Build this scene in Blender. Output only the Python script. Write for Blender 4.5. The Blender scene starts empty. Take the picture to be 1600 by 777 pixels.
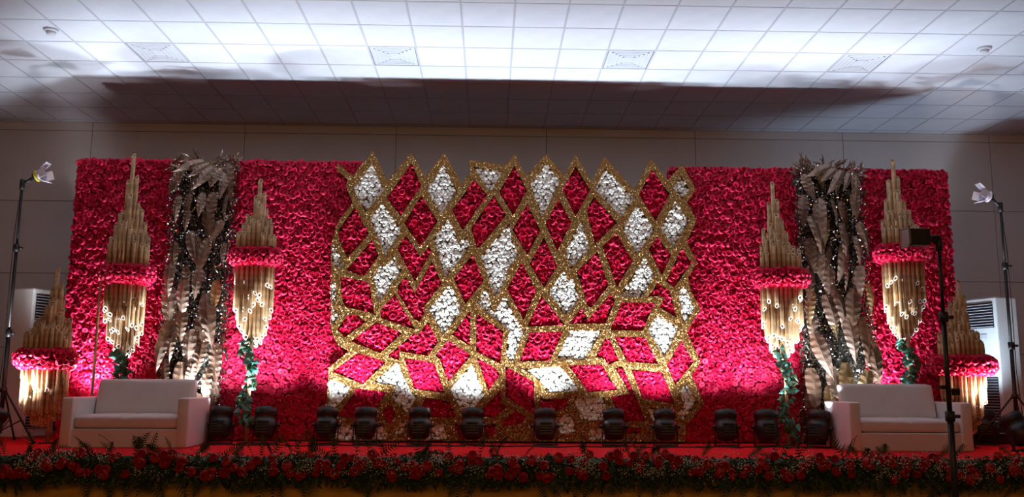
import bpy, bmesh, math, random
import numpy as np
from mathutils import Vector, Matrix, Euler
from mathutils.geometry import delaunay_2d_cdt
random.seed(7); rng = np.random.default_rng(7)
SC = bpy.context.scene
COL = SC.collection
PI = math.pi
R = math.radians

# ------------------------------------------------------------------ camera
YAW, PITCH, ROLL = 0.024, 0.15135, 0.0065
fwd = Vector((math.sin(YAW)*math.cos(PITCH), math.cos(YAW)*math.cos(PITCH), math.sin(PITCH)))
rgt0 = Vector((math.cos(YAW), -math.sin(YAW), 0))
up0 = rgt0.cross(fwd)
ex = rgt0*math.cos(ROLL) + up0*math.sin(ROLL)
ey = up0*math.cos(ROLL) - rgt0*math.sin(ROLL)
cd = bpy.data.cameras.new('camera'); cam = bpy.data.objects.new('camera', cd); COL.objects.link(cam)
cd.sensor_width = 36; cd.lens = 1390/1600*36; cd.clip_end = 200
cam.matrix_world = Matrix(((ex.x, ey.x, -fwd.x, -0.3025), (ex.y, ey.y, -fwd.y, 0), (ex.z, ey.z, -fwd.z, 1.5), (0, 0, 0, 1)))
SC.camera = cam
# ------------------------------------------------------------------ world, light, exposure
vs = SC.view_settings
vs.view_transform = 'Standard'; vs.look = 'None'; vs.gamma = 1; vs.exposure = 0.0; vs.use_curve_mapping = False
wd = bpy.data.worlds.new('world'); SC.world = wd; wd.use_nodes = True
wd.node_tree.nodes['Background'].inputs[0].default_value = (1, .8, .62, 1)
wd.node_tree.nodes['Background'].inputs[1].default_value = 0.006

def area(name, loc, size, energy, color, target):
    l = bpy.data.lights.new(name, 'AREA'); l.shape = 'RECTANGLE'; l.size, l.size_y = size
    l.energy = energy; l.color = color
    o = bpy.data.objects.new(name, l); COL.objects.link(o); o.location = loc
    o.rotation_euler = (Vector(target)-Vector(loc)).to_track_quat('-Z', 'Y').to_euler()
    return o
# the warm, dimmed ceiling lamps of the hall behind the camera
area('hall_lamps', (0, -4.0, 5.6), (10, 2.0), 320, (1.0, .47, .16), (0, 6, 0.6))

# stage can lights: (x, y, aim height, lean to the wall, watts, colour)
CAN_W = 225
WHITE = (.74, .87, 1.0)
# ------------------------------------------------------------------ materials
def mat(name, base, rough=.6, metal=0., var=.0, vscale=20., bump=0., bscale=80., spec=.5, coord='Object', hue2=None, sheen=0.):
    m = bpy.data.materials.new(name); m.use_nodes = True
    nt = m.node_tree; b = nt.nodes['Principled BSDF']
    b.inputs['Roughness'].default_value = rough; b.inputs['Metallic'].default_value = metal
    b.inputs['Specular IOR Level'].default_value = spec
    b.inputs['Sheen Weight'].default_value = sheen
    tc = nt.nodes.new('ShaderNodeTexCoord')
    n = nt.nodes.new('ShaderNodeTexNoise'); n.inputs['Scale'].default_value = vscale; n.inputs['Detail'].default_value = 3
    nt.links.new(tc.outputs[coord], n.inputs['Vector'])
    mx = nt.nodes.new('ShaderNodeMix'); mx.data_type = 'RGBA'
    c2 = hue2 or tuple(min(1, c*(1+var)) for c in base); c1 = base if hue2 else tuple(c*(1-var) for c in base)
    mx.inputs[6].default_value = (*c1, 1); mx.inputs[7].default_value = (*c2, 1)
    rp = nt.nodes.new('ShaderNodeMapRange'); rp.inputs[1].default_value = .35; rp.inputs[2].default_value = .65
    nt.links.new(n.outputs['Fac'], rp.inputs[0]); nt.links.new(rp.outputs[0], mx.inputs[0])
    nt.links.new(mx.outputs[2], b.inputs['Base Color'])
    if bump:
        n2 = nt.nodes.new('ShaderNodeTexNoise'); n2.inputs['Scale'].default_value = bscale
        nt.links.new(tc.outputs[coord], n2.inputs['Vector'])
        bp = nt.nodes.new('ShaderNodeBump'); bp.inputs['Strength'].default_value = bump; bp.inputs['Distance'].default_value = .01
        nt.links.new(n2.outputs['Fac'], bp.inputs['Height']); nt.links.new(bp.outputs[0], b.inputs['Normal'])
    return m
def glitter(name, c1, c2, scale, amount, rough):
    m = mat(name, c1, rough, .65, vscale=60, hue2=c2)
    nt = m.node_tree; b = nt.nodes['Principled BSDF']
    tc = nt.nodes.new('ShaderNodeTexCoord'); v = nt.nodes.new('ShaderNodeTexVoronoi'); v.inputs['Scale'].default_value = scale
    nt.links.new(tc.outputs['Object'], v.inputs['Vector'])
    s = nt.nodes.new('ShaderNodeVectorMath'); s.operation = 'SUBTRACT'; s.inputs[1].default_value = (.5, .5, .5)
    nt.links.new(v.outputs['Color'], s.inputs[0])
    k = nt.nodes.new('ShaderNodeVectorMath'); k.operation = 'SCALE'; k.inputs['Scale'].default_value = amount
    nt.links.new(s.outputs[0], k.inputs[0])
    # a few flakes are much brighter metal than the rest
    sx = nt.nodes.new('ShaderNodeSeparateXYZ'); nt.links.new(v.outputs['Color'], sx.inputs[0])
    gt = nt.nodes.new('ShaderNodeMath'); gt.operation = 'GREATER_THAN'; gt.inputs[1].default_value = .94; nt.links.new(sx.outputs[0], gt.inputs[0])
    fm = nt.nodes.new('ShaderNodeMix'); fm.data_type = 'RGBA'; fm.inputs[7].default_value = (.95, .82, .45, 1)
    old = b.inputs['Base Color'].links[0].from_socket
    nt.links.new(old, fm.inputs[6]); nt.links.new(gt.outputs[0], fm.inputs[0]); nt.links.new(fm.outputs[2], b.inputs['Base Color'])
    g = nt.nodes.new('ShaderNodeNewGeometry'); a = nt.nodes.new('ShaderNodeVectorMath'); a.operation = 'ADD'
    nt.links.new(g.outputs['Normal'], a.inputs[0]); nt.links.new(k.outputs[0], a.inputs[1])
    nn = nt.nodes.new('ShaderNodeVectorMath'); nn.operation = 'NORMALIZE'
    nt.links.new(a.outputs[0], nn.inputs[0]); nt.links.new(nn.outputs[0], b.inputs['Normal'])
    return m
M = dict(
 rose=mat('rose_red', (.55, .005, .052), .55, var=.22, vscale=9, spec=.3),
 rose_back=mat('rose_backing', (.16, .002, .010), .9),
 white=mat('carnation_white', (.84, .83, .76), .7, var=.06, vscale=30, spec=.3),
 white_back=mat('carnation_backing', (.30, .30, .20), .9),
 gold=glitter('gold_glitter', (.19, .085, .018), (.26, .12, .028), 95, .95, .34),
 bamboo=mat('gold_painted_tube', (.45, .28, .14), .45, .12, var=.25, vscale=14),
 cutend=mat('pale_tube_end', (.86, .80, .72), .5),
 leaf=mat('bronze_leaf', (.25, .16, .115), .40, .45, var=.3, vscale=8),
 leaf2=mat('bronze_leaf_dark', (.15, .08, .05), .40, .45, var=.3, vscale=8),
 leaf3=mat('ochre_leaf', (.26, .17, .075), .4, .4, var=.3, vscale=8),
 foil=mat('dark_silver_foliage', (.10, .085, .065), .35, .6, var=.5, vscale=15),
 bead=mat('silver_bead', (.82, .78, .72), .16, 1.0),
 col_back=mat('column_backing', (.02, .018, .014), .9),
 sofa=mat('white_leatherette', (.62, .60, .60), .42, var=.04, vscale=4, bump=.06, bscale=220),
 carpet=mat('red_carpet', (.62, .012, .016), .95, var=.12, vscale=30, bump=.2, bscale=300, spec=.1),
 skirt=mat('yellow_cloth', (.62, .33, .03), .85, var=.1, vscale=6),
 black=mat('black_plastic', (.012, .012, .013), .45, var=.2, vscale=20),
 rubber=mat('black_cable', (.01, .01, .01), .7),
 steel=mat('grey_steel', (.35, .34, .38), .3, .8),
 headw=mat('pale_lamp_shell', (.78, .75, .85), .35, .2),
 yellow=mat('yellow_gel', (.75, .62, .05), .5),
 wall=mat('wall_paint', (.55, .53, .52), .8, var=.04, vscale=1.2),
 ceil=mat('ceiling_tile_face', (.70, .71, .77), .9, var=.03, vscale=3, bump=.10, bscale=150, spec=.2),
 grid=mat('ceiling_grid_bar', (.52, .52, .56), .6),
 vent=mat('ceiling_vent_face', (.62, .63, .68), .6),
 skirting=mat('dark_skirting', (.02, .016, .016), .6),
 floorm=mat('hall_floor', (.20, .14, .10), .4, var=.15, vscale=3),
 ac=mat('cream_cabinet', (.74, .73, .70), .45, var=.03, vscale=5),
 slat=mat('grey_slat', (.60, .58, .60), .4),
 recess=mat('dark_recess', (.03, .03, .035), .8),
 green=mat('garland_leaf', (.030, .060, .022), .55, var=.5, vscale=12),
 ivy=mat('ivy_leaf', (.07, .26, .14), .45, hue2=(.05, .18, .16), vscale=14),
 ivydark=mat('ivy_stem', (.02, .05, .03), .6),
 breath=mat('baby_breath', (.62, .60, .52), .8),
 grose=mat('garland_rose', (.36, .006, .010), .55, var=.35, vscale=7),
)
def lens_mat():
    m = bpy.data.materials.new('lit_lens'); m.use_nodes = True
    b = m.node_tree.nodes['Principled BSDF']; b.inputs['Emission Color'].default_value = (.85, .92, 1, 1); b.inputs['Emission Strength'].default_value = 6
    return m
M['lens'] = lens_mat()

# ------------------------------------------------------------------ helpers
def link(name, me, parent=None, **k):
    o = bpy.data.objects.new(name, me); COL.objects.link(o)
    if parent: o.parent = parent
    for a, b in k.items(): o[a] = b
    return o
def empty(name, loc, label, cat, group=None, rz=0):
    o = link(name, None, None, label=label, category=cat); o.location = loc; o.rotation_euler = (0, 0, rz); o.empty_display_size = .1
    if group: o['group'] = group
    return o
def mesh_of(bm, name, *mats, smooth=False):
    me = bpy.data.meshes.new(name); bm.to_mesh(me); bm.free()
    for m in mats: me.materials.append(m)
    if smooth:
        for p in me.polygons: p.use_smooth = True
    return me
def raw(name, V, F, *mats, smooth=False, mi=None):
    me = bpy.data.meshes.new(name); me.from_pydata([tuple(map(float, v)) for v in V], [], F)
    for m in mats: me.materials.append(m)
    if mi is not None: me.polygons.foreach_set('material_index', mi)
    if smooth: me.polygons.foreach_set('use_smooth', [True]*len(me.polygons))
    me.update()
    return me
def box(bm, x0, x1, y0, y1, z0, z1, bevel=0, seg=2, mi=0):
    vs_ = [bm.verts.new((x, y, z)) for x in (x0, x1) for y in (y0, y1) for z in (z0, z1)]
    fs = [bm.faces.new([vs_[i] for i in q]) for q in ((0, 1, 3, 2), (4, 6, 7, 5), (0, 4, 5, 1), (2, 3, 7, 6), (0, 2, 6, 4), (1, 5, 7, 3))]
    for f in fs: f.material_index = mi
    if bevel:
        es = list({e for f in fs for e in f.edges})
        r = bmesh.ops.bevel(bm, geom=es, offset=bevel, segments=seg, affect='EDGES', profile=.5)
        for f in r['faces']: f.material_index = mi
    return vs_
def boxmesh(name, m, *a, **k):
    bm = bmesh.new(); box(bm, *a, **k); return mesh_of(bm, name, m)
def tube(bm, a, b, r0, r1=None, n=10, caps=True, mi=0):
    a, b = Vector(a), Vector(b); r1 = r0 if r1 is None else r1
    q = (b-a).to_track_quat('Z', 'Y')
    A = [bm.verts.new(a + q @ Vector((r0*math.cos(t), r0*math.sin(t), 0))) for t in (2*PI*i/n for i in range(n))]
    B = [bm.verts.new(b + q @ Vector((r1*math.cos(t), r1*math.sin(t), 0))) for t in (2*PI*i/n for i in range(n))]
    for i in range(n):
        f = bm.faces.new((A[i], A[(i+1) % n], B[(i+1) % n], B[i])); f.smooth = True; f.material_index = mi
    if caps:
        bm.faces.new(A[::-1]).material_index = mi; bm.faces.new(B).material_index = mi
def tubemesh(name, m, *segs, n=10):
    bm = bmesh.new()
    for s in segs: tube(bm, *s, n=n)
    return mesh_of(bm, name, m)
def polytube(pts, r, n=6):
    bm = bmesh.new(); prev = None
    for i, p in enumerate(pts):
        p = Vector(p); d = (Vector(pts[min(i+1, len(pts)-1)]) - Vector(pts[max(i-1, 0)])).normalized()
        q = d.to_track_quat('Z', 'Y')
        ring = [bm.verts.new(p + q @ Vector((r*math.cos(2*PI*k/n), r*math.sin(2*PI*k/n), 0))) for k in range(n)]
        if prev:
            for k in range(n): bm.faces.new((prev[k], prev[(k+1) % n], ring[(k+1) % n], ring[k])).smooth = True
        prev = ring
    return bm
def lathe(bm, prof, n, axis=lambda x, y, z: (x, y, z)):
    rings = [[bm.verts.new(axis(r*math.cos(2*PI*i/n), r*math.sin(2*PI*i/n), z)) for i in range(n)] for r, z in prof]
    for a, b in zip(rings, rings[1:]):
        for i in range(n): bm.faces.new((a[i], a[(i+1) % n], b[(i+1) % n], b[i])).smooth = True
    bm.faces.new(rings[0][::-1]); bm.faces.new(rings[-1])

# flower prototypes (axis +Z): nested petal rings around a deep eye
def flower(rings, n, twist=.5, wave=0., seed=0):
    r_ = random.Random(seed); V = []; F = []
    for k, (r, h) in enumerate(rings):
        for i in range(n):
            t = 2*PI*(i + twist*(k % 2))/n; w = 1 + wave*r_.uniform(-1, 1)
            V.append((r*w*math.cos(t), r*w*math.sin(t), h*(1 + wave*r_.uniform(-1, 1))))
    for k in range(len(rings)-1):
        for i in range(n):
            a, b = k*n+i, k*n+(i+1) % n; c, d = a+n, b+n
            if k % 2 == 0: F += [(a, b, c), (b, d, c)]
            else: F += [(a, d, c), (a, b, d)]
    V.append((0, 0, rings[-1][1]-.12)); L = len(V)-1; b0 = (len(rings)-1)*n
    for i in range(n): F.append((b0+i, b0+(i+1) % n, L))
    return np.array(V), F
ROSES = [flower([(1.0, -.1), (1.02, .42), (.76, .74), (.55, .34), (.42, .66), (.20, .12)], 7, .5, .10, s) for s in range(4)]
WHITES = [flower([(.8, -.3), (1.0, .35), (.62, .95)], 6, .5, .12, s) for s in range(3)]
def rotset(n, tilt):
    a = rng.uniform(0, 2*PI, n); t = rng.normal(0, tilt, n); u = rng.normal(0, tilt, n)
    ca, sa = np.cos(a), np.sin(a); ct, st = np.cos(t), np.sin(t); cu, su = np.cos(u), np.sin(u)
    Z = np.zeros((n, 3, 3)); Z[:, 0, 0] = ca; Z[:, 0, 1] = -sa; Z[:, 1, 0] = sa; Z[:, 1, 1] = ca; Z[:, 2, 2] = 1
    X = np.zeros((n, 3, 3)); X[:, 0, 0] = 1; X[:, 1, 1] = ct; X[:, 1, 2] = -st; X[:, 2, 1] = st; X[:, 2, 2] = ct
    Y = np.zeros((n, 3, 3)); Y[:, 1, 1] = 1; Y[:, 0, 0] = cu; Y[:, 0, 2] = su; Y[:, 2, 0] = -su; Y[:, 2, 2] = cu
    return X @ Y @ Z
FACE = np.array([[1., 0, 0], [0, 0, -1], [0, 1, 0]])       # local +Z looks to -Y (the hall)
def scatter_mesh(name, protos, pos, size, m, tilt=.28, base=FACE, back=None):
    """real flowers joined into one mesh, at pos, turned towards the hall"""
    V = []; F = []; off = 0; pos = np.array(pos)
    grp = rng.integers(0, len(protos), len(pos))
    for g, (pv, pf) in enumerate(protos):
        P = pos[grp == g]
        if len(P) == 0: continue
        Rm = rotset(len(P), tilt); s = size*rng.uniform(.86, 1.14, len(P))
        B = base if base.ndim == 3 else base[None]
        if base.ndim == 3: B = base[grp == g]
        W = np.einsum('nij,njk,vk->nvi', np.broadcast_to(B, (len(P), 3, 3)), Rm, pv)*s[:, None, None] + P[:, None, :]
        V.append(W.reshape(-1, 3)); f = np.array(pf)
        F.append((f[None] + (np.arange(len(P))*len(pv))[:, None, None] + off).reshape(-1, 3)); off += len(P)*len(pv)
    mats = [m]
    if back is not None:
        bv, bf, bm_ = back
        V.append(np.array(bv)); nb = len(bv)
    V = np.concatenate(V); F = np.concatenate(F)
    me = bpy.data.meshes.new(name)
    if back is None:
        me.vertices.add(len(V)); me.vertices.foreach_set('co', V.astype(np.float32).ravel())
        me.loops.add(F.size); me.loops.foreach_set('vertex_index', F.astype(np.int32).ravel())
        me.polygons.add(len(F)); me.polygons.foreach_set('loop_start', np.arange(0, F.size, 3, dtype=np.int32))
        me.update(calc_edges=True)
    else:
        faces = F.tolist() + [[i+off for i in q] for q in bf]
        me.from_pydata(V.tolist(), [], faces); mats.append(bm_)
        me.polygons.foreach_set('material_index', [0]*len(F) + [1]*len(bf)); me.update()
    for q in mats: me.materials.append(q)
    return me
def hexgrid(x0, x1, z0, z1, p, jit):
    pts = []; z = z0; k = 0
    while z <= z1:
        x = x0 + (p/2 if k % 2 else 0)
        while x <= x1:
            pts.append((x + random.uniform(-jit, jit), z + random.uniform(-jit, jit))); x += p
        z += p*.87; k += 1
    return pts
ROSE_ME = [raw('rose', v @ FACE.T, f, M['rose']) for v, f in ROSES]
GROSE_ME = [raw('garland_rose', v, f, M['grose']) for v, f in ROSES]

# ------------------------------------------------------------------ the hall
S = 0.70; HC = 5.94; WY = 15.085; BY = 12.55
def structure(name, me): return link(name, me, None, kind='structure')
structure('floor', boxmesh('floor', M['floorm'], -12, 12, -7, 15.3, -.1, 0))
wb = structure('wall_back', boxmesh('wall_back', M['skirting'], -12, 12, WY+.015, WY+.2, 0, HC+.05))
structure('wall_left', boxmesh('wall_left', M['wall'], -12.2, -12, -7, 15.3, 0, HC+.05))
structure('wall_right', boxmesh('wall_right', M['wall'], 12, 12.2, -7, 15.3, 0, HC+.05))
structure('wall_front', boxmesh('wall_front', M['wall'], -12, 12, -7.2, -7, 0, HC+.05))
# wall boards, 2.62 x 1.245 m, with open joints
pm = {}
for i in range(-8, 2):
    for zi, (z0, z1) in enumerate(((0, .81), (.81, 2.055), (2.055, 3.30), (3.30, 4.545), (4.545, 5.79), (5.79, HC))):
        x0 = 8.506 + 2.62*i; x1 = x0+2.62
        if x0 > 12 or x1 < -12: continue
        x0 = max(x0, -12); x1 = min(x1, 12)
        key = (round(x1-x0, 2), zi)
        if key not in pm: pm[key] = boxmesh('wall_panel', M['wall'], .004, x1-x0-.004, 0, .02, .004, z1-z0-.004, bevel=.003, seg=1)
        o = link('wall_panel', pm[key], wb); o.location = (x0, WY, z0)
structure('baseboard_back', boxmesh('baseboard_back', M['skirting'], -12, 12, WY-.03, WY-.002, S, S+.23, bevel=.01, seg=1))
# suspended ceiling
ce = structure('ceiling', boxmesh('ceiling', M['ceil'], -12, 12, -7, 15.2, HC+.03, HC+.15))
TX, TY = .643, .715
def visible(x, y):
    v = Vector((x+.3025, y, HC-1.5)); w = v.dot(fwd)
    if w < 1: return False
    return abs(v.dot(ex)/w*1390) < 880 and v.dot(ey)/w*1390 < 460
tile_me = boxmesh('ceiling_tile', M['ceil'], .010, TX-.010, .010, TY-.010, 0, .02, bevel=.004, seg=1)
vent_me = boxmesh('ceiling_vent', M['vent'], .02, TX-.02, .02, TY-.02, -.002, .02, bevel=.004, seg=1)
vents = {(-1.569, 11.634), (1.591, 11.671), (-4.769, 11.556), (4.824, 11.487)}
far = bmesh.new(); bars = bmesh.new(); ntile = 0
for i in range(-19, 19):
    for k in range(-24, 8):
        x, y = -.045 + TX*i, 9.925 + TY*k
        if x < -12 or x+TX > 12.1 or y < -7: continue
        if visible(x+TX/2, y+TY/2):
            v = any(x < a < x+TX and y < b < y+TY for a, b in vents)
            if v:
                o = link('ceiling_vent', vent_me, ce)
                bm = bmesh.new()
                for q in range(4):
                    d = .07+.055*q
                    for s in ((d, TX-d, d, d+.02), (d, TX-d, TY-d-.02, TY-d), (d, d+.02, d, TY-d), (TX-d-.02, TX-d, d, TY-d)):
                        box(bm, s[0], s[1], s[2], s[3], -.0055, -.001)
                link('vent_louvre', mesh_of(bm, 'vent_louvre', M['vent']), o)
            else:
                o = link('ceiling_tile', tile_me, ce); ntile += 1
            o.location = (x, y, HC)
        else:
            box(far, x+.01, x+TX-.01, y+.01, min(y+TY-.01, WY), HC, HC+.02)
link('far_ceiling_tile', mesh_of(far, 'far_tiles', M['ceil']), ce, kind='stuff')
for i in range(-19, 20):
    x = -.045 + TX*i
    if -12 < x < 12: link('grid_bar', boxmesh('grid_bar', M['grid'], x-.012, x+.012, -7, WY, HC-.004, HC+.03), ce)
for k in range(-23, 8):
    y = 9.925 + TY*k
    if y < WY: link('cross_bar', boxmesh('cross_bar', M['grid'], -12, 12, y-.012, y+.012, HC-.003, HC+.03), ce)
for (x, y), lab in (((-5.941, 10.947), 'small round white smoke detector on the ceiling at far left'), ((6.198, 11.079), 'small round white smoke detector on the ceiling at far right')):
    e = empty('smoke_detector', (x, y, HC-.002), lab, 'detector', 'ceiling smoke detectors')
    bm = bmesh.new(); lathe(bm, ((.09, 0), (.09, -.02), (.075, -.03)), 20); link('mounting_plate', mesh_of(bm, 'plate', M['vent']), e)
    bm = bmesh.new(); lathe(bm, ((.06, -.03), (.055, -.06), (.03, -.075)), 20); link('sensor_dome', mesh_of(bm, 'dome', M['vent']), e)

# ------------------------------------------------------------------ the stage
SF = 9.95
st = empty('stage', (0, SF, 0), 'low platform with a red carpet top and yellow cloth skirt, carrying the whole set', 'stage')
link('deck', boxmesh('deck', M['black'], -10.5, 10.5, .03, WY-.04-SF, 0.02, S-.012), st)
link('red_carpet', boxmesh('carpet', M['carpet'], -10.5, 10.5, 0, WY-.035-SF, S-.012, S, bevel=.004, seg=1), st, label='red carpet')
V = []; F = []; N = 900
for i in range(N+1):
    x = -10.5 + 21*i/N; f = math.sin(x*17+math.sin(x*3)*2)
    for z, a in ((S-.015, .006), (S-.15, .02), (S-.4, .03), (.0, .04)): V.append((x, -.015 - a*(1+f)*.5, z))
for i in range(N):
    for j in range(3): a = i*4+j; F.append((a, a+1, a+5, a+4))
link('stage_skirt', raw('skirt', V, F, M['skirt'], smooth=True), st, label='yellow pleated cloth skirt')

# ------------------------------------------------------------------ red rose walls
def flower_wall(x0, x1, top, label, inner, hide=()):
    """board with a skin of roses; the 300 nearest to stage centre are single roses, the rest one mesh"""
    e = empty('flower_wall', ((x0+x1)/2, BY+.14, S), label, 'flower wall', 'red rose walls of the backdrop')
    cx, h = (x0+x1)/2, top-S
    link('backing_board', boxmesh('board', M['rose_back'], x0-cx+.02, x1-cx-.02, -.08, .06, 0, h-.03, bevel=.02, seg=2), e)
    pts = [(x-cx, z) for x, z in hexgrid(x0+.03, x1-.03, S+.06, top-.015, .079, .014)]
    P = [(x, -.085-random.uniform(0, .035), z-S) for x, z in pts]
    # sides and top edge are covered as well
    Q = []; B = []
    for z in np.arange(.04, h-.03, .08):
        for s in (-1, 1):
            for y in (-.03, .04): Q.append(((x1-x0)/2*s*.99, y+random.uniform(-.01, .01), z+random.uniform(-.015, .015))); B.append([[0, 0, s], [1, 0, 0], [0, s, 0]])
    for x in np.arange(x0-cx+.04, x1-cx-.03, .08):
        for y in (-.03, .04): Q.append((x, y, h-.025+random.uniform(-.01, .02))); B.append([[1, 0, 0], [0, 1, 0], [0, 0, 1]])
    order = sorted(range(len(P)), key=lambda i: (abs(P[i][0]+cx-inner)*1.0 + abs(P[i][2]-1.9)*.55))
    single = set(order[:300])
    for i in order[:300]:
        o = link('rose', ROSE_ME[i % 4], e); o.location = P[i]; s = .045*random.uniform(.86, 1.14); o.scale = (s, s, s)
        o.rotation_euler = Euler((random.gauss(0, .28), random.uniform(0, 6.28), random.gauss(0, .28)), 'YXZ')
    rest = [P[i] for i in range(len(P)) if i not in single]
    link('rose_cover', scatter_mesh('rose_cover', ROSES, rest, .045, M['rose']), e, kind='stuff')
    link('edge_roses', scatter_mesh('edge_roses', ROSES, Q, .050, M['rose'], base=np.array(B, float)), e, kind='stuff')
flower_wall(-6.235, -4.50, 4.67, 'outermost red rose wall at the left, behind the left white sofa', -5.4)
flower_wall(-4.15, -2.02, 4.67, 'red rose wall between the left bronze leaf column and the gold diamond lattice', -2.9)
flower_wall(2.30, 4.25, 4.64, 'red rose wall between the gold diamond lattice and the right bronze leaf column', 3.0)
flower_wall(4.85, 6.385, 4.65, 'outermost red rose wall at the right, behind the right white sofa', 5.7)

# ------------------------------------------------------------------ gold diamond lattice (outlines in metres on the set's own plane)
GY = 12.42
OUTLINE=[(-2.505,4.597),(-2.281,4.418),(-2.001,4.792),(-1.788,4.349),(-1.453,4.775),(-1.253,4.421),(-0.986,4.782),(-0.732,4.325),(-0.600,4.499),(-0.636,4.673),(-0.099,4.604),(0.024,4.771),(0.194,4.443),(0.475,4.777),(0.741,4.465),(0.899,4.778),(1.136,4.376),(1.318,4.755),(1.741,4.267),(1.988,4.726),(2.232,4.417),(2.441,4.646),(2.631,4.277),(2.498,4.088),(2.633,3.824),(2.479,3.526),(2.618,3.224),(2.486,3.013),(2.526,2.805),(2.656,2.562),(2.449,2.233),(2.633,1.830),(2.572,1.723),(2.498,1.644),(2.667,1.250),(2.419,0.953),(2.388,0.729),(-2.435,0.722),(-2.444,0.953),(-2.499,1.030),(-2.532,1.206),(-2.518,1.540),(-2.524,1.706),(-2.251,1.931),(-2.413,2.023),(-2.508,2.225),(-2.520,2.536),(-2.533,2.885),(-2.548,3.419),(-2.517,3.574),(-2.462,3.767),(-2.268,4.032),(-2.376,4.277),(-2.342,4.361),(-2.502,4.504)]
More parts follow.
